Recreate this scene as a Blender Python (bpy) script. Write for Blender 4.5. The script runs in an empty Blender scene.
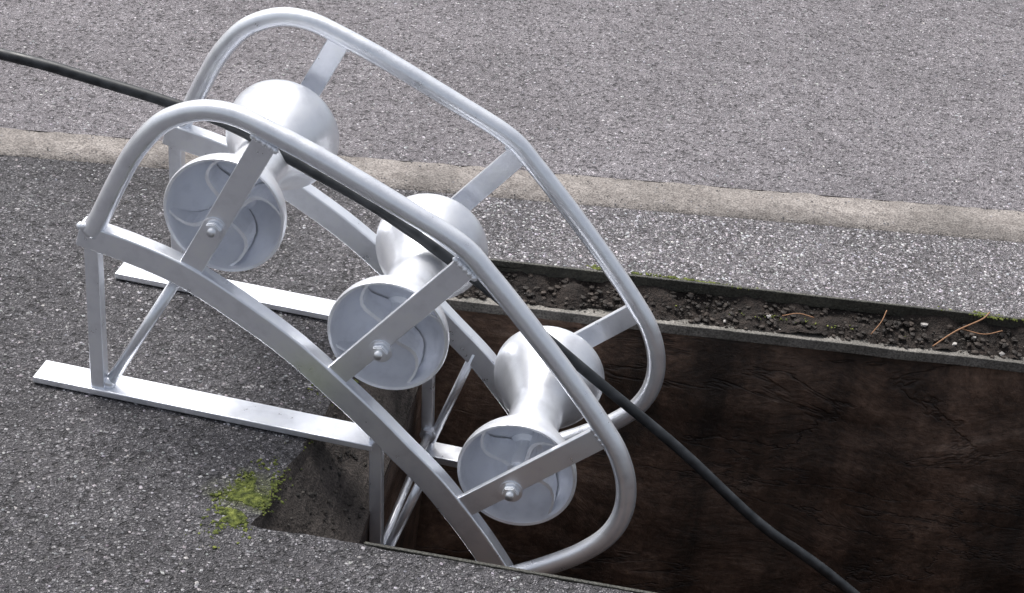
import bpy, bmesh, math, random
import numpy as np
from mathutils import Vector, Matrix, noise
random.seed(4); rng=np.random.default_rng(7)
S=bpy.context.scene
S.view_settings.view_transform='Standard'; S.view_settings.look='None'; S.view_settings.exposure=0

# ---------------------------------------------------------------- materials
def newmat(name):
    m=bpy.data.materials.new(name); m.use_nodes=True
    nt=m.node_tree; b=nt.nodes['Principled BSDF']
    return m,nt,b
def N(nt,t,**k):
    n=nt.nodes.new(t)
    for a,v in k.items():
        if a in n.inputs: n.inputs[a].default_value=v
        else: setattr(n,a,v)
    return n
def ramp(nt,src,stops):
    r=nt.nodes.new('ShaderNodeValToRGB'); e=r.color_ramp.elements
    while len(e)<len(stops): e.new(.5)
    for i,(p,c) in enumerate(stops):
        e[i].position=p; e[i].color=(c[0],c[1],c[2],1) if not isinstance(c,(int,float)) else (c,c,c,1)
    nt.links.new(src,r.inputs[0]); return r
def mix(nt,mode,fac,a,b):
    m=nt.nodes.new('ShaderNodeMix'); m.data_type='RGBA'; m.blend_type=mode
    for sock,v in ((m.inputs[0],fac),(m.inputs[6],a),(m.inputs[7],b)):
        if hasattr(v,'is_linked'): nt.links.new(v,sock)
        else: sock.default_value=v if isinstance(v,(int,float)) else (v[0],v[1],v[2],1)
    return m.outputs[2]
def math_(nt,op,a,b,c=None):
    m=nt.nodes.new('ShaderNodeMath'); m.operation=op
    for i,v in enumerate((a,b,c)):
        if v is None: continue
        if hasattr(v,'is_linked'): nt.links.new(v,m.inputs[i])
        else: m.inputs[i].default_value=v
    return m.outputs[0]
def pos(nt,scale=(1,1,1)):
    g=nt.nodes.new('ShaderNodeNewGeometry'); mp=nt.nodes.new('ShaderNodeMapping')
    mp.inputs['Scale'].default_value=scale
    nt.links.new(g.outputs['Position'],mp.inputs['Vector']); return mp.outputs[0]

def asphalt(name,binder,stones,vs,rough=.85,bump=.6,mott=(.75,1.2),grad=None):
    m,nt,b=newmat(name); L=nt.links.new; p=pos(nt)
    nz=N(nt,'ShaderNodeTexNoise',Scale=90.0,Detail=1.0); L(p,nz.inputs['Vector'])
    w=nt.nodes.new('ShaderNodeVectorMath'); w.operation='MULTIPLY_ADD'
    L(nz.outputs['Color'],w.inputs[0]); w.inputs[1].default_value=(.006,.006,.006); L(p,w.inputs[2])
    v=N(nt,'ShaderNodeTexVoronoi',Scale=vs); L(w.outputs[0],v.inputs['Vector'])
    v2=N(nt,'ShaderNodeTexVoronoi',Scale=vs*2.1); L(w.outputs[0],v2.inputs['Vector'])
    cr=ramp(nt,v.outputs['Color'],stones)
    cr2=ramp(nt,v2.outputs['Color'],stones)
    dm=ramp(nt,v.outputs['Distance'],[(.30,1),(.6,0)])
    dm2=ramp(nt,v2.outputs['Distance'],[(.25,1),(.6,0)])
    c=mix(nt,'MIX',dm2.outputs[0],binder,cr2.outputs[0])
    big=N(nt,'ShaderNodeTexNoise',Scale=vs*.45,Detail=1.0); L(p,big.inputs['Vector'])
    ex=ramp(nt,big.outputs['Fac'],[(.42,0),(.56,1)])
    f=math_(nt,'MULTIPLY',dm.outputs[0],ex.outputs[0])
    c=mix(nt,'MIX',f,c,cr.outputs[0])
    pit=N(nt,'ShaderNodeTexNoise',Scale=vs*.7,Detail=2.0); L(w.outputs[0],pit.inputs['Vector'])
    pr=ramp(nt,pit.outputs['Fac'],[(.33,.25),(.46,1)])
    c=mix(nt,'MULTIPLY',.9,c,pr.outputs[0])
    mo=N(nt,'ShaderNodeTexNoise',Scale=2.6,Detail=5.0,Roughness=.62); L(p,mo.inputs['Vector'])
    c=mix(nt,'MULTIPLY',1.0,c,ramp(nt,mo.outputs['Fac'],[(.3,mott[0]),(.7,mott[1])]).outputs[0])
    mo2=N(nt,'ShaderNodeTexNoise',Scale=24.0,Detail=3.0,Roughness=.7); L(p,mo2.inputs['Vector'])
    c=mix(nt,'MULTIPLY',1.0,c,ramp(nt,mo2.outputs['Fac'],[(.3,.78),(.7,1.18)]).outputs[0])
    if grad:
        s=nt.nodes.new('ShaderNodeSeparateXYZ'); L(p,s.inputs[0])
        gx=math_(nt,'MULTIPLY_ADD',mo.outputs['Fac'],.5,s.outputs['X'])
        fx=nt.nodes.new('ShaderNodeMapRange'); fx.interpolation_type='SMOOTHSTEP'; L(gx,fx.inputs[0]); fx.inputs[1].default_value=-.15; fx.inputs[2].default_value=.65
        fy=nt.nodes.new('ShaderNodeMapRange'); fy.interpolation_type='SMOOTHSTEP'; L(s.outputs['Y'],fy.inputs[0]); fy.inputs[1].default_value=2.3; fy.inputs[2].default_value=2.6
        fac=math_(nt,'MULTIPLY',fx.outputs[0],fy.outputs[0])
        c2=mix(nt,'MULTIPLY',1.0,c,grad); c2=mix(nt,'ADD',1.0,c2,(.02,.018,.017))
        c=mix(nt,'MIX',fac,c,c2)
        dd=nt.nodes.new('ShaderNodeVectorMath'); dd.operation='DISTANCE'; L(p,dd.inputs[0]); dd.inputs[1].default_value=(-.288,1.94,0)
        ds=math_(nt,'MULTIPLY_ADD',mo2.outputs['Fac'],.10,dd.outputs['Value'])
        mr=nt.nodes.new('ShaderNodeMapRange'); L(ds,mr.inputs[0]); mr.inputs[1].default_value=.055; mr.inputs[2].default_value=.105; mr.inputs[3].default_value=.9; mr.inputs[4].default_value=0
        c=mix(nt,'MIX',mr.outputs[0],c,mix(nt,'MULTIPLY',1.0,c,(1.2,1.4,.45)))
    L(c,b.inputs['Base Color']); b.inputs['Roughness'].default_value=rough
    b.inputs['Specular IOR Level'].default_value=.5
    a2=math_(nt,'ADD',f,dm2.outputs[0]); a2=math_(nt,'ADD',a2,pr.outputs[0])
    a2=math_(nt,'MULTIPLY_ADD',mo2.outputs['Fac'],1.5,a2)
    bp=N(nt,'ShaderNodeBump',Strength=bump,Distance=.003); L(a2,bp.inputs['Height']); L(bp.outputs[0],b.inputs['Normal'])
    return m
M_road=asphalt('road_asphalt',(.17,.157,.169),[(.1,(.19,.172,.185)),(.5,(.34,.316,.338)),(.85,(.50,.475,.50)),(1,(.72,.70,.73))],175,bump=.95,mott=(.86,1.14))
M_pave=asphalt('pavement_asphalt',(.05,.048,.053),[(.1,(.06,.057,.063)),(.5,(.165,.158,.169)),(.85,(.31,.30,.315)),(1,(.62,.60,.62))],170,bump=1.0,mott=(.74,1.32),grad=(1.7,1.66,1.66))

def concrete(name,c1,c2,scale=30,bump=.4,rough=.9,stretch=(1,1,1),spk=True):
    m,nt,b=newmat(name); L=nt.links.new; p=pos(nt,stretch)
    a=N(nt,'ShaderNodeTexNoise',Scale=scale,Detail=6.0,Roughness=.7); L(p,a.inputs['Vector'])
    c=ramp(nt,a.outputs['Fac'],[(.3,c1),(.7,c2)]).outputs[0]
    a2=N(nt,'ShaderNodeTexNoise',Scale=scale*.15,Detail=3.0); L(p,a2.inputs['Vector'])
    c=mix(nt,'MULTIPLY',1.0,c,ramp(nt,a2.outputs['Fac'],[(.3,.65),(.7,1.25)]).outputs[0])
    h=a.outputs['Fac']
    if spk:
        s=N(nt,'ShaderNodeTexNoise',Scale=330.0,Detail=2.0); L(pos(nt),s.inputs['Vector'])
        c=mix(nt,'MULTIPLY',1.0,c,ramp(nt,s.outputs['Fac'],[(.32,.5),(.62,1.3)]).outputs[0]); h=math_(nt,'MULTIPLY_ADD',s.outputs['Fac'],.6,h)
    L(c,b.inputs['Base Color']); b.inputs['Roughness'].default_value=rough
    bp=N(nt,'ShaderNodeBump',Strength=bump,Distance=.005); L(h,bp.inputs['Height']); L(bp.outputs[0],b.inputs['Normal'])
    return m
M_kerb=concrete('kerb_concrete',(.16,.142,.132),(.30,.275,.258),50,.8)
M_ledge=concrete('ledge_wood_grey',(.026,.021,.018),(.13,.11,.098),16,.9,stretch=(5,.8,1))
M_lip=concrete('frame_metal_dull',(.09,.085,.075),(.24,.225,.205),25,.4,rough=.6)
M_darkmetal=concrete('frame_metal_dark',(.02,.02,.016),(.065,.063,.05),35,.5,rough=.55)
M_soil=concrete('soil',(.008,.006,.005),(.034,.024,.019),60,1.0)
# wall
m,nt,b=newmat('trench_wall_brown'); L=nt.links.new; p=pos(nt)
n1=N(nt,'ShaderNodeTexNoise',Scale=3.6,Detail=10.0,Roughness=.74,Distortion=.5); L(pos(nt,(1,1,2.0)),n1.inputs['Vector'])
c=ramp(nt,n1.outputs['Fac'],[(.32,(.022,.014,.010)),(.46,(.085,.050,.034)),(.58,(.165,.104,.074)),(.72,(.34,.25,.195))]).outputs[0]
n2=N(nt,'ShaderNodeTexNoise',Scale=2.6,Detail=5.0,Roughness=.6); L(pos(nt,(3.2,3.2,.35)),n2.inputs['Vector'])
c=mix(nt,'MULTIPLY',1.0,c,ramp(nt,n2.outputs['Fac'],[(.36,.25),(.62,1.2)]).outputs[0])
n3=N(nt,'ShaderNodeTexNoise',Scale=3.0,Detail=6.0,Distortion=.5,Roughness=.6); L(pos(nt,(.5,.5,2.0)),n3.inputs['Vector'])
cr=ramp(nt,n3.outputs['Fac'],[(.492,1),(.499,.35),(.501,.35),(.510,1)])
c=mix(nt,'MULTIPLY',.7,c,cr.outputs[0])
n4=N(nt,'ShaderNodeTexNoise',Scale=85.0,Detail=4.0,Roughness=.65); L(pos(nt,(.9,.9,1.1)),n4.inputs['Vector'])
c=mix(nt,'MULTIPLY',1.0,c,ramp(nt,n4.outputs['Fac'],[(.3,.55),(.7,1.4)]).outputs[0])
L(c,b.inputs['Base Color']); b.inputs['Roughness'].default_value=.55
ad=math_(nt,'MULTIPLY_ADD',n1.outputs['Fac'],1.3,math_(nt,'MULTIPLY',cr.outputs[0],.35))
bp=N(nt,'ShaderNodeBump',Strength=.75,Distance=.02); L(ad,bp.inputs['Height'])
bp2=N(nt,'ShaderNodeBump',Strength=.5,Distance=.003); L(n4.outputs['Fac'],bp2.inputs['Height']); L(bp.outputs[0],bp2.inputs['Normal']); L(bp2.outputs[0],b.inputs['Normal'])
M_wall=m
# silver paint
def silver(name,base,metal,rough):
    m,nt,b=newmat(name); L=nt.links.new; p=pos(nt)
    a=N(nt,'ShaderNodeTexNoise',Scale=45.0,Detail=4.0,Roughness=.6); L(p,a.inputs['Vector'])
    r=ramp(nt,a.outputs['Fac'],[(.28,tuple(x*.90 for x in base)),(.5,base),(.72,tuple(min(1,x*1.03) for x in base))])
    L(r.outputs[0],b.inputs['Base Color'])
    b.inputs['Metallic'].default_value=metal
    L(ramp(nt,a.outputs['Fac'],[(.3,rough-.03),(.7,rough+.06)]).outputs[0],b.inputs['Roughness'])
    f=N(nt,'ShaderNodeTexNoise',Scale=420.0,Detail=2.0); L(p,f.inputs['Vector'])
    b1=N(nt,'ShaderNodeBump',Strength=.10,Distance=.001); L(f.outputs['Fac'],b1.inputs['Height'])
    b2=N(nt,'ShaderNodeBump',Strength=.10,Distance=.003); L(a.outputs['Fac'],b2.inputs['Height']); L(b1.outputs[0],b2.inputs['Normal'])
    L(b2.outputs[0],b.inputs['Normal'])
    return m
M_sil=silver('silver_paint',(.92,.945,1.0),.72,.30)
M_cast=silver('silver_cast',(.92,.94,.99),.60,.33)
m,nt,b=newmat('cable_rubber'); a=N(nt,'ShaderNodeTexNoise',Scale=60.0,Detail=4.0); nt.links.new(pos(nt),a.inputs['Vector'])
nt.links.new(ramp(nt,a.outputs['Fac'],[(.3,.35),(.7,.6)]).outputs[0],b.inputs['Roughness'])
nt.links.new(ramp(nt,a.outputs['Fac'],[(.3,(.012,.014,.016)),(.75,(.042,.046,.052))]).outputs[0],b.inputs['Base Color']); M_cable=m
m,nt,b=newmat('moss_green'); a=N(nt,'ShaderNodeTexNoise',Scale=120.0,Detail=3.0); nt.links.new(pos(nt),a.inputs['Vector'])
nt.links.new(ramp(nt,a.outputs['Fac'],[(.3,(.022,.03,.008)),(.5,(.085,.105,.02)),(.75,(.23,.255,.06))]).outputs[0],b.inputs['Base Color']); b.inputs['Roughness'].default_value=.95; M_moss=m
m,nt,b=newmat('chips'); a=nt.nodes.new('ShaderNodeAttribute'); a.attribute_name='tone'
nt.links.new(a.outputs['Color'],b.inputs['Base Color']); b.inputs['Roughness'].default_value=.75; M_chip=m
m,nt,b=newmat('dry_twig'); b.inputs['Base Color'].default_value=(.28,.15,.08,1); b.inputs['Roughness'].default_value=.8; M_twig=m

# ---------------------------------------------------------------- mesh helpers
def link(name,me,mat,parent=None,smooth=False):
    o=bpy.data.objects.new(name,me); S.collection.objects.link(o)
    if mat: me.materials.append(mat)
    if parent: o.parent=parent
    if smooth:
        for f in me.polygons: f.use_smooth=True
    return o
def pymesh(name,vs,fs):
    me=bpy.data.meshes.new(name); me.from_pydata([tuple(v) for v in vs],[],fs); me.update(); return me
def cr_spline(P,k=8):
    P=[Vector(p) for p in P]; out=[]
    for i in range(len(P)-1):
        a=P[i-1] if i else P[0]*2-P[1]; b,c=P[i],P[i+1]; d=P[i+2] if i+2<len(P) else P[-1]*2-P[-2]
        for j in range(k):
            t=j/k; out.append(.5*((2*b)+(c-a)*t+(2*a-5*b+4*c-d)*t*t+(3*b-a-3*c+d)*t**3))
    out.append(P[-1]); return out
def sweep(name,path,prof,side,mat,parent=None,smooth=False,bevel=0):
    side=Vector(side).normalized(); vs=[];fs=[]; n=len(path); k=len(prof)
    for i,p in enumerate(path):
        t=((path[min(i+1,n-1)]-path[max(i-1,0)])).normalized()
        nn=side.cross(t).normalized(); sd=t.cross(nn).normalized()
        for a,b in prof: vs.append(p+nn*a+sd*b)
    for i in range(n-1):
        for j in range(k):
            j2=(j+1)%k; fs.append((i*k+j,i*k+j2,(i+1)*k+j2,(i+1)*k+j))
    fs.append(tuple(range(k))[::-1]); fs.append(tuple((n-1)*k+j for j in range(k)))
    me=pymesh(name,vs,fs)
    bm=bmesh.new(); bm.from_mesh(me); bmesh.ops.recalc_face_normals(bm,faces=bm.faces); bm.to_mesh(me); bm.free()
    o=link(name,me,mat,parent,smooth)
    if bevel:
        m=o.modifiers.new('b','BEVEL'); m.width=bevel; m.segments=3; m.limit_method='ANGLE'; m.angle_limit=math.radians(40)
        for f in me.polygons: f.use_smooth=True
        w=o.modifiers.new('w','WEIGHTED_NORMAL'); w.keep_sharp=True
    return o
def circ(r,k=20): return [(r*math.cos(2*math.pi*i/k),r*math.sin(2*math.pi*i/k)) for i in range(k)]
def rect(a,b): return [(-a/2,-b/2),(a/2,-b/2),(a/2,b/2),(-a/2,b/2)]
def P3(u,z,v): return Vector((u,v,z))

# ---------------------------------------------------------------- GROUND
A=Vector((-.277,1.877)); B=Vector((-.132,2.629)); Cc=Vector((1.75,2.72)); D=Vector((1.75,1.745))
def kU(x): return 2.858+(x+.878)*.122
def kL(x): return 2.761+(x+.849)*.1095
E=45
def poly(name,pts,mat,z=0):
    vs=[(p[0],p[1],z) for p in pts]; me=pymesh(name,vs,[tuple(range(len(vs)))])
    return link(name,me,mat)
def edge(a,b,n,amp):
    out=[]
    for i in range(n):
        t=i/n; p=a.lerp(b,t); d=(b-a).normalized(); q=Vector((-d.y,d.x))
        s=0 if i==0 else amp*(noise.noise(Vector((p.x*14,p.y*14,1)))+.7*noise.noise(Vector((p.x*55,p.y*55,5))))
        out.append(p+q*s)
    return out
eAB=edge(A,B,60,.007); eBC=edge(B,Cc,160,.003); eCD=edge(Cc,D,10,0); eDA=edge(D,A,120,.0035)
ring=eAB+eBC+eCD+eDA
bm=bmesh.new()
kl=[(x,kL(x)) for x in (-E,-3,-1.5,0,1.5,3,E)]
outer=[(-E,-E)]+kl+[(E,-E)]
ov=[bm.verts.new((x,y,0)) for x,y in outer]; iv=[bm.verts.new((p.x,p.y,0)) for p in ring]
es=[bm.edges.new((ov[i],ov[(i+1)%len(ov)])) for i in range(len(ov))]+[bm.edges.new((iv[i],iv[(i+1)%len(iv)])) for i in range(len(iv))]
bmesh.ops.triangle_fill(bm,edges=es,use_beauty=True,use_dissolve=False)
bmesh.ops.recalc_face_normals(bm,faces=bm.faces)
if sum(f.normal.z for f in bm.faces)<0: bmesh.ops.reverse_faces(bm,faces=bm.faces)
me=bpy.data.meshes.new('pavement'); bm.to_mesh(me); bm.free()
pav=link('pavement',me,M_pave)
xs=[-E,-20,-8,-4]+[-2+.0125*i for i in range(321)]+[4,8,20,E]
vs=[]
for xx in xs:
    for yy,zz in ((kL(xx)+.001,-.006),(kL(xx)+.007,.003),((kL(xx)+kU(xx))/2,.005),(kU(xx)-.007,.003),(kU(xx)-.001,-.006)):
        near=abs(xx)<3
        vs.append((xx,yy+(.006*noise.fractal(Vector((xx*22,yy*3,1)),.8,2,4) if near else 0),zz+(.0015*noise.noise(Vector((xx*40,yy*40,2))) if near else 0)))
fs=[(k*5+j,(k+1)*5+j,(k+1)*5+j+1,k*5+j+1) for k in range(len(xs)-1) for j in range(4)]
kerb=link('kerb',pymesh('kerb',vs,fs),M_kerb,None,True)
poly('kerb_bedding',[(-E,kL(-E)-.01),(E,kL(E)-.01),(E,kU(E)+.01),(-E,kU(-E)+.01)],M_darkmetal,-.008).parent=kerb
poly('road',[(-E,kU(-E)),(E,kU(E)),(E,E+30),(-E,E+30)],M_road,0)

# ---------------------------------------------------------------- TRENCH
tr=bpy.data.objects.new('trench',None); S.collection.objects.link(tr)
def strip(name,top,bot,zt,zb,mat,amp=0,rows=1,fr=20):
    vs=[];n=len(top)
    for r in range(rows+1):
        t=r/rows
        for i in range(n):
            p=top[i].lerp(bot[i],t); z=zt+(zb-zt)*t
            d=amp*noise.fractal(Vector((p.x*fr,p.y*fr,z*fr)),.8,2.0,5) if amp and 0<r else 0
            vs.append((p.x,p.y-d*.6 if abs(zt-zb)>.3 else p.y,z+(d if abs(zt-zb)<.3 else 0)))
    fs=[(r*n+i,r*n+i+1,(r+1)*n+i+1,(r+1)*n+i) for r in range(rows) for i in range(n-1)]
    return link(name,pymesh(name,vs,fs),mat,tr,True)
def lin(a,b,n): return [a.lerp(b,i/n) for i in range(n+1)]
dirf=(Cc-B).normalized(); nf=Vector((dirf.y,-dirf.x))
far0=eBC+[Cc]; n=len(far0)
def offs(k): return [p+nf*k for p in lin(B,Cc,n-1)]
strip('far_frame_face',far0,offs(.002),0,-.020,M_darkmetal)
def box_along(name,a,b,off0,off1,z0,z1,mat,bev=.0015,ndir=nf,wob=.0):
    pth=[Vector((p.x,p.y+wob*noise.noise(Vector((p.x*11,3,0))),(z0+z1)/2+wob*noise.noise(Vector((p.x*9,7,0))))) for p in lin(a+ndir*(off0+off1)/2,b+ndir*(off0+off1)/2,90)]
    return sweep(name,pth,rect(abs(off1-off0),abs(z1-z0)),(0,0,1),mat,tr,bevel=bev)
box_along('far_frame_angle',B,Cc,.0005,.006,-.018,.002,M_darkmetal)
strip('far_soil',offs(.002),offs(.056),-.016,-.044,M_soil,amp=.012,rows=14,fr=26)
box_along('far_lip',B,Cc,.043,.066,-.060,-.043,M_lip,wob=.002)
strip('far_wall',offs(.060),offs(.066),-.05,-1.1,M_wall,amp=.018,rows=90,fr=6)
dl=(B-A).normalized(); nl=Vector((dl.y,-dl.x))
lft=eAB+[B]; nn=len(lft)
def loff(k,taper=.68): return [p+nl*k*(1-taper*i/(nn-1)) for i,p in enumerate(lin(A,B,nn-1))]
strip('left_edge_face',lft,loff(.008),0,-.018,M_ledge)
strip('left_ledge',loff(.007),loff(.112),-.017,-.10,M_ledge,amp=.008,rows=16,fr=12)
strip('left_wall',loff(.112),loff(.108),-.10,-1.1,M_wall,amp=.01,rows=20,fr=7)
strip('near_frame_face',[D]+eDA[1:]+[A],lin(D,A,len(eDA)),0,-.05,M_darkmetal)
strip('near_wall',lin(D,A,40),lin(D,A,40),-.05,-1.1,M_wall)
strip('end_wall',lin(Cc,D,20),lin(Cc,D,20),0,-1.1,M_wall)
o=poly('trench_floor',[A+Vector((-.1,-.1)),D+Vector((.1,-.1)),Cc+Vector((.1,.1)),B+Vector((-.1,.1))],M_soil,-1.1); o.parent=tr
dn=(D-A).normalized(); nn_=Vector((-dn.y,dn.x))
box_along('near_frame_angle',A+dn*.14,D,.0005,.006,-.02,.002,M_darkmetal,ndir=nn_)

# ---------------------------------------------------------------- CHIPS / GRIT
def blobs(name,cent,rad,tones,mat,flat=.6,parent=None,sub=0):
    base=np.array([(1,0,0),(-1,0,0),(0,1,0),(0,-1,0),(0,0,1),(0,0,-1)],float)
    F=np.array([(0,2,4),(2,1,4),(1,3,4),(3,0,4),(2,0,5),(1,2,5),(3,1,5),(0,3,5)])
    if sub:
        bm=bmesh.new(); bmesh.ops.create_icosphere(bm,subdivisions=1,radius=1); base=np.array([v.co[:] for v in bm.verts]); F=np.array([[v.index for v in f.verts] for f in bm.faces]); bm.free()
    n=len(cent); k=len(base)
    th=rng.uniform(0,2*math.pi,n); c,s=np.cos(th),np.sin(th)
    V=base[None]*(1+rng.uniform(-.35,.35,(n,k,1)))*rad[:,None,None]
    V=V*np.array([1.0,.8,flat]); X=V[...,0]*c[:,None]-V[...,1]*s[:,None]; Y=V[...,0]*s[:,None]+V[...,1]*c[:,None]
    V=np.stack([X,Y,V[...,2]],-1)+cent[:,None,:]
    FF=(F[None]+(np.arange(n)*k)[:,None,None]).reshape(-1,3)
    me=bpy.data.meshes.new(name); me.from_pydata(V.reshape(-1,3).tolist(),[],FF.tolist())
    if tones is not None:
        at=me.color_attributes.new('tone','FLOAT_COLOR','POINT')
        col=np.ones((n,k,4)); col[...,:3]=tones[:,None,:]; at.data.foreach_set('color',col.ravel())
    return link(name,me,mat,parent)
def scatter(nm,n,xr,yf,rmin,rmax,tlo,thi,pw=2.0,zz=0.0,lift=None,parent=None):
    x=rng.uniform(xr[0],xr[1],n*2); a,b=yf(x); y=a+(b-a)*rng.uniform(0,1,n*2)
    e1=(x-A.x)*(B.y-A.y)-(y-A.y)*(B.x-A.x)
    fy=B.y+(x-B.x)*(Cc.y-B.y)/(Cc.x-B.x); ny=A.y+(x-A.x)*(D.y-A.y)/(D.x-A.x)
    ins=(e1>-.006)&(y<fy+.004)&(y>ny-.004)
    k=~ins; x,y=x[k][:n],y[k][:n]; n=len(x)
    r=rmin+(rmax-rmin)*rng.uniform(0,1,n)**pw
    t=tlo+(thi-tlo)*rng.uniform(0,1,n)**1.8
    if lift: t=t*np.where((y>2.5)&(x>-.05),lift,1)
    tint=np.array([1.0,.965,1.01])*(1+rng.normal(0,.03,(n,3)))
    return blobs(nm,np.stack([x,y,zz+r*.1],-1),r,np.clip(t[:,None]*tint,0.01,.8),M_chip,.5,parent)
scatter('pavement_gravel',26000,(-1.15,1.0),lambda x:(1.6+0*x,2.761+(x+.849)*.1095),.0010,.0032,.06,.48,lift=1.3)
scatter('verge_gravel',7000,(-.1,1.1),lambda x:(2.64+.0483*x,2.761+(x+.849)*.1095-.004),.0012,.0036,.12,.66)
scatter('road_gravel',20000,(-1.3,1.3),lambda x:(2.858+(x+.878)*.122+.005,4.3+0*x),.0012,.0036,.16,.58)
scatter('kerb_grit',1300,(-1.2,1.2),lambda x:(2.761+(x+.849)*.1095,2.858+(x+.878)*.122),.0008,.0024,.05,.40,zz=.004)
n=3000; t=rng.uniform(0,1,n); w=rng.uniform(.0,1,n)
pts=np.array([[ (B+(Cc-B)*tt+nf*(.008+.050*ww)).x,(B+(Cc-B)*tt+nf*(.008+.050*ww)).y,-.018-.026*ww+.001] for tt,ww in zip(t,w)])
tn=np.clip(.012+.035*rng.uniform(0,1,n)**2,0,1)[:,None]*np.array([1.2,.92,.75]); br=rng.uniform(0,1,n)>.985; tn[br]=(.4,.38,.36)
blobs('soil_clods',pts,.001+.006*rng.uniform(0,1,n)**4,tn,M_chip,.6,tr,sub=1)
n=900; pts=[]
for i in range(n):
    tt=random.random(); q=A.lerp(B,tt); w=random.random()**1.8; p=q+nl*(.0+.100*w)*(1-.68*tt); pts.append((p.x,p.y,-.014-.080*w+.002))
tn=np.clip(.02+.08*rng.uniform(0,1,n)**2,0,1)[:,None]*np.array([1.1,.97,.85])
blobs('ledge_grit',np.array(pts),.001+.0035*rng.uniform(0,1,n)**3,tn,M_chip,.7,tr,sub=1)
def moss(name,cx,cy,rx,ry,n,z=0,rad=(.001,.004),ang=0):
    X=rng.normal(0,1,n)*rx*.5; Y=rng.normal(0,1,n)*ry*.5; c,s=math.cos(ang),math.sin(ang)
    wx=cx+X*c-Y*s; wy=cy+X*s+Y*c
    nz=np.array([noise.noise(Vector((a*38,b*38,3))) for a,b in zip(wx,wy)]); k=nz>-.12
    wx,wy,nz=wx[k],wy[k],nz[k]
    pts=np.stack([wx,wy,z+.003*np.clip(nz,0,1)],-1)
    return blobs(name,pts,rad[0]+(rad[1]-rad[0])*rng.uniform(0,1,len(wx))**2,None,M_moss,.6,sub=1)
moss('moss',-.292,1.925,.025,.062,3400,ang=-.25,rad=(.0008,.0034))
moss('moss.001',-.262,2.05,.022,.09,420,z=-.002,ang=-.2,rad=(.0008,.0028))
moss('moss.002',.15,2.650,.05,.006,220,z=.0,rad=(.001,.0035))
moss('moss.003',.28,2.652,.10,.005,220,z=.0,rad=(.001,.003))
moss('moss.004',.74,2.668,.06,.007,260,z=.0,rad=(.001,.0035))
moss('moss.005',-.225,2.24,.03,.09,420,z=-.001,rad=(.0008,.0028),ang=-.2)
moss('moss.006',.40,2.625,.2,.010,120,z=-.030,rad=(.001,.0028))
for k,tp in enumerate(([(.655,2.60,-.03),(.69,2.625,-.012),(.73,2.645,.004),(.745,2.665,.008)],[(.70,2.632,-.010),(.735,2.628,-.012),(.765,2.640,-.008)],[(.42,2.618,-.022),(.445,2.625,-.018),(.47,2.622,-.020)],[(.56,2.612,-.030),(.575,2.63,-.016),(.583,2.648,-.004)])):
    sweep('twig' if k==0 else 'twig.%03d'%k,cr_spline(tp,6),circ(.0013 if k==0 else .0009,6),(0,0,1),M_twig,None,True)

# ---------------------------------------------------------------- CABLE GUIDE FRAME
W=.3298; ph=-.1181
fr=bpy.data.objects.new('cable_guide_roller_frame',None); S.collection.objects.link(fr)
fr.location=(-.0034,2.0537,0); fr.rotation_euler=(0,0,ph)
tube=[(-.537,.240),(-.525,.264),(-.502,.320),(-.481,.365),(-.453,.404),(-.426,.424),(-.395,.436),(-.361,.437),(-.323,.427),(-.250,.401),(-.147,.358),(-.068,.322),(-.027,.286),(.030,.228),(.090,.163),(.136,.109),(.164,.070),(.181,.026),(.183,-.018),(.169,-.058),(.138,-.094),(.095,-.127),(.052,-.155)]
skt=[(-.552,.237),(-.475,.2235),(-.406,.2035),(-.326,.164),(-.265,.128),(-.209,.087),(-.160,.049),(-.117,.012),(-.070,-.028),(-.030,-.070),(.006,-.112),(.038,-.155),(.058,-.19)]
posts=[((-.410,.205),(-.314,.418)),((-.218,.088),(-.052,.300)),((-.024,-.060),(.146,.096))]
rol=[(-.3753,.2808),(-.1523,.1534),(.0367,-.0168)]
def ball(c,r,name,mat=M_sil):
    bm=bmesh.new(); bmesh.ops.create_icosphere(bm,subdivisions=2,radius=r)
    for v in bm.verts: v.co*=1+.3*noise.noise(v.co*120+Vector(c)*50)
    bmesh.ops.translate(bm,verts=bm.verts,vec=c); me=bpy.data.meshes.new(name); bm.to_mesh(me); bm.free()
    return link(name,me,mat,fr,True)
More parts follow.
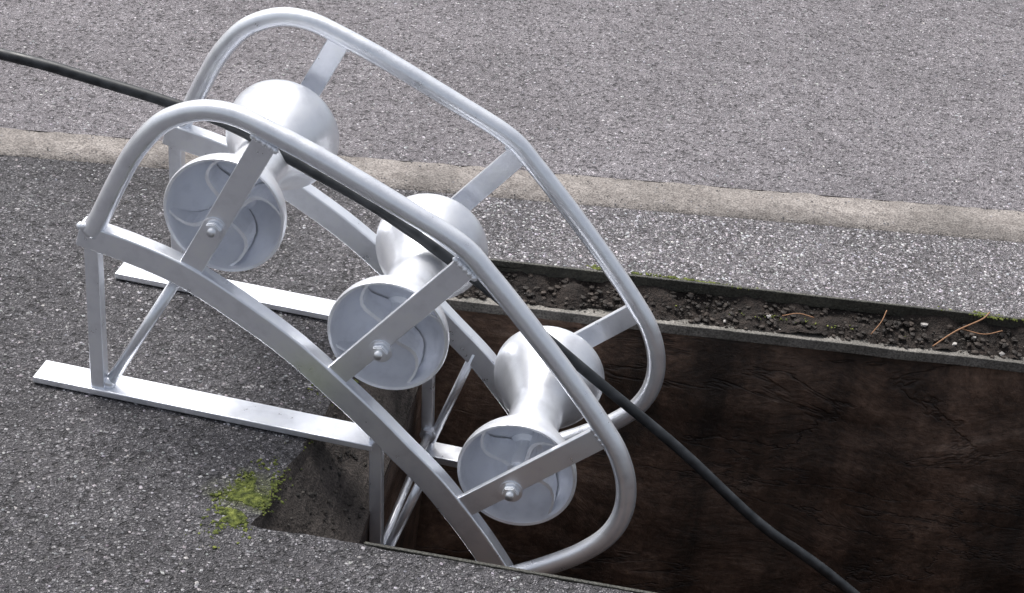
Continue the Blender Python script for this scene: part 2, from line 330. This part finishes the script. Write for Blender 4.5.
for si,(v,sg) in enumerate(((0,1),(W,-1))):
    tag='near' if si==0 else 'far'
    sweep(tag+'_tube',cr_spline([P3(u,z,v) for u,z in tube],6),circ(.0132,24),(0,1,0),M_sil,fr,True)
    sweep(tag+'_skid',cr_spline([P3(u,z,v+sg*.004) for u,z in skt],6),rect(.034,.024),(0,1,0),M_sil,fr,bevel=.003)
    for i,(a,b) in enumerate(posts):
        sweep(tag+'_post_%d'%i,[P3(*a,v),P3(*b,v)],rect(.031,.009),(0,1,0),M_sil,fr,bevel=.0015)
        dr=(Vector(b)-Vector(a)).normalized(); pr=Vector((-dr.y,dr.x))
        for k in range(9):
            q=Vector(b)-dr*.009+pr*(-.016+.004*k)
            ball(P3(q.x,q.y,v-.0065*sg+(.001 if k%2 else 0)),.0042,tag+'_weld')
    sweep(tag+'_leg_0',[P3(-.536,.222,v+sg*.006),P3(-.524,.008,v+sg*.006)],rect(.019,.019),(0,1,0),M_sil,fr,bevel=.002)
    sweep(tag+'_brace_0',[P3(-.427,.186,v+sg*.010),P3(-.513,.012,v+sg*.010)],circ(.0075,12),(0,1,0),M_sil,fr,True)
    sweep(tag+'_leg_1',[P3(-.150,.035,v+sg*.008),P3(-.130,-.205,v+sg*.008)],rect(.017,.017),(0,1,0),M_sil,fr,bevel=.002)
    sweep(tag+'_brace_1',[P3(-.078,-.02,v+sg*.010),P3(-.125,-.185,v+sg*.010)],circ(.0065,12),(0,1,0),M_sil,fr,True)
    sweep(tag+'_foot_0',[P3(-.612,.0065,v+sg*.015),P3(-.150,.0065,v+sg*.015)],rect(.009,.046),(0,1,0),M_sil,fr,bevel=.0015)
    sweep(tag+'_foot_1',[P3(-.138,-.203,v+sg*.012),P3(-.020,-.203,v+sg*.012)],rect(.012,.040),(0,1,0),M_sil,fr,bevel=.0015)
    for c in ((-.524,.014),(-.513,.016)): ball(P3(c[0],c[1],v+sg*.008),.009,tag+'_weld')
    for k in range(7): ball(P3(-.548+.004*k,.249+.0008*k,v-sg*.006),.005,tag+'_weld')
sweep('cross_rod',[P3(-.130,-.17,.0),P3(-.130,-.17,W)],circ(.006,12),(0,0,1),M_sil,fr,True)
def lathe(name,prof,c,mat,seg=72):
    vs=[];fs=[]; n=len(prof)
    for i in range(seg):
        a=2*math.pi*i/seg
        for r,y in prof: vs.append((c[0]+r*math.cos(a),y,c[1]+r*math.sin(a)))
    for i in range(seg):
        i2=(i+1)%seg
        for j in range(n-1): fs.append((i*n+j,i2*n+j,i2*n+j+1,i*n+j+1))
    me=pymesh(name,vs,fs); bm=bmesh.new(); bm.from_mesh(me); bmesh.ops.remove_doubles(bm,verts=bm.verts,dist=1e-6); bmesh.ops.recalc_face_normals(bm,faces=bm.faces)
    for e_ in bm.edges:
        if len(e_.link_faces)==2 and e_.calc_face_angle(0)>math.radians(38): e_.smooth=False
    bm.to_mesh(me); bm.free()
    return link(name,me,mat,fr,True)
def hexnut(c,y0,y1,r,name,rot=0):
    bm=bmesh.new()
    g=[[bm.verts.new((c[0]+r*math.cos(rot+math.pi/3*i),y,c[1]+r*math.sin(rot+math.pi/3*i))) for i in range(6)] for y in (y0,y1)]
    for i in range(6): bm.faces.new((g[0][i],g[0][(i+1)%6],g[1][(i+1)%6],g[1][i]))
    bm.faces.new(g[0]);bm.faces.new(g[1]); bmesh.ops.recalc_face_normals(bm,faces=bm.faces)
    bmesh.ops.bevel(bm,geom=bm.edges[:],offset=.0012,segments=2,affect='EDGES')
    me=bpy.data.meshes.new(name); bm.to_mesh(me); bm.free(); return link(name,me,M_sil,fr)
a0=.034; a1=W-a0; half=(a1-a0)/2; mid=(a0+a1)/2; R=.0795
def rr(s):
    t=max(0,min(1,(abs(s)-.12)/.88)); return .036+(R-.036)*(t*t*(3-2*t))
for i,c in enumerate(rol):
    outer=[(rr(s),mid+half*s) for s in np.linspace(-1,1,49)]
    inn=[(R-.0045,-.0015),(R-.0060,.003),(.072,.016),(.064,.032),(.051,.048),(.036,.059),(.024,.064),(.017,.060),(.0145,.046)]
    hub=[(.0145,.012),(.013,.010),(.0,.010)]
    pr=[(r,a0+d) for r,d in reversed(inn+hub)]+[(R-.0012,a0-.0025)]+outer+[(R-.0012,a1+.0025)]+[(r,a1-d) for r,d in inn+hub]
    lathe('roller_%d'%i,pr,c,M_cast)
    for si,(y0,sg) in enumerate(((a0,1),(a1,-1))):
        for k in range(4):
            an=math.radians(22+i*17+90*k); vs=[];NQ=9
            for q in range(NQ):
                s=q/(NQ-1); ra=.012+(.0745-.012)*s
                aa=an+.38*math.sin(s*math.pi)-.25*s
                tp=.008+.008*math.sin(s*math.pi)*(1-.5*s)-.004*s
                for dt in (-.0026,.0026):
                    for dd in (tp,.064-.05*s**2):
                        vs.append((c[0]+ra*math.cos(aa)-dt*math.sin(aa),y0+sg*dd,c[1]+ra*math.sin(aa)+dt*math.cos(aa)))
            fs=[]
            for q in range(NQ-1):
                b0=q*4;b1=b0+4
                fs+=[(b0,b0+1,b1+1,b1),(b0+2,b1+2,b1+3,b0+3),(b0,b1,b1+2,b0+2)]
            link('roller_%d_rib'%i,pymesh('rib',vs,fs),M_cast,fr)
    sweep('axle_%d'%i,[Vector((c[0],-.019,c[1])),Vector((c[0],W+.019,c[1]))],circ(.0055,14),(0,0,1),M_sil,fr,True)
    for y0,y1 in ((-.014,-.0055),(W+.0055,W+.014)):
        hexnut(c,y0,y1,.0115,'nut_%d'%i,.3+i)
    for y0,y1 in ((-.0062,-.0046),(W+.0046,W+.0062)):
        sweep('washer_%d'%i,[Vector((c[0],y0,c[1])),Vector((c[0],y1,c[1]))],circ(.0155,24),(0,0,1),M_sil,fr,False)
    for y0,y1 in ((.0046,a0+.012),(a1-.012,W-.0046)):
        sweep('spacer_%d'%i,[Vector((c[0],y0,c[1])),Vector((c[0],y1,c[1]))],circ(.010,18),(0,0,1),M_sil,fr,False)
hexnut((-.130,-.17),W-.024,W-.010,.013,'bracket_nut')

cb=[(-4.6,.009,.165),(-3.6,.012,.165),(-2.6,.24,.165),(-1.7,.385,.165),(-1.15,.402,.165),(-.727,.382,.165),(-.617,.370,.17),(-.490,.349,.18),(-.405,.325,.19),(-.315,.286,.195),(-.225,.249,.198),(-.139,.205,.20),(-.037,.135,.215),(.097,.037,.23),(.238,-.061,.24),(.37,-.161,.245),(.515,-.247,.25),(.85,-.48,.25),(1.2,-.8,.25)]
Rm=Matrix.Rotation(ph,3,'Z'); O=Vector((-.0034,2.0537,0))
sweep('cable',[O+Rm@v for v in cr_spline([P3(u,z,v) for u,z,v in cb],12)],circ(.0076,18),(0,1,0),M_cable,None,True)

# ---------------------------------------------------------------- LIGHT
w=bpy.data.worlds.new('World'); S.world=w; w.use_nodes=True; nt=w.node_tree
sky=nt.nodes.new('ShaderNodeTexSky'); sky.sky_type='NISHITA'; sky.sun_disc=False
el,az=62,-40
sky.sun_elevation=math.radians(el); sky.sun_rotation=math.radians(az); sky.dust_density=5; sky.air_density=1
hs=nt.nodes.new('ShaderNodeHueSaturation'); hs.inputs['Saturation'].default_value=.42
bg=nt.nodes['Background']; bg.inputs['Strength'].default_value=.15
nt.links.new(sky.outputs[0],hs.inputs['Color']); nt.links.new(hs.outputs[0],bg.inputs['Color'])
sl=bpy.data.lights.new('sun','SUN'); sl.energy=4.0; sl.angle=math.radians(32); sl.color=(1,.985,.965)
so=bpy.data.objects.new('sun',sl); S.collection.objects.link(so)
d=Vector((math.sin(math.radians(az))*math.cos(math.radians(el)),math.cos(math.radians(az))*math.cos(math.radians(el)),math.sin(math.radians(el))))
so.rotation_euler=d.to_track_quat('Z','Y').to_euler()

# ---------------------------------------------------------------- CAMERA
cd=bpy.data.cameras.new('camera'); co=bpy.data.objects.new('camera',cd); S.collection.objects.link(co); S.camera=co
cd.sensor_width=36; cd.lens=1923.5/1024*36; cd.clip_end=300; cd.clip_start=.02
th,ro,H=.5114,.1345,1.4168
fw=Vector((0,math.cos(th),-math.sin(th))); rt=Vector((1,0,0)); up=rt.cross(fw)
r=rt*math.cos(ro)+up*math.sin(ro); u=-rt*math.sin(ro)+up*math.cos(ro)
M=Matrix((r,u,-fw)).transposed().to_4x4(); M.translation=(0,0,H); co.matrix_world=M
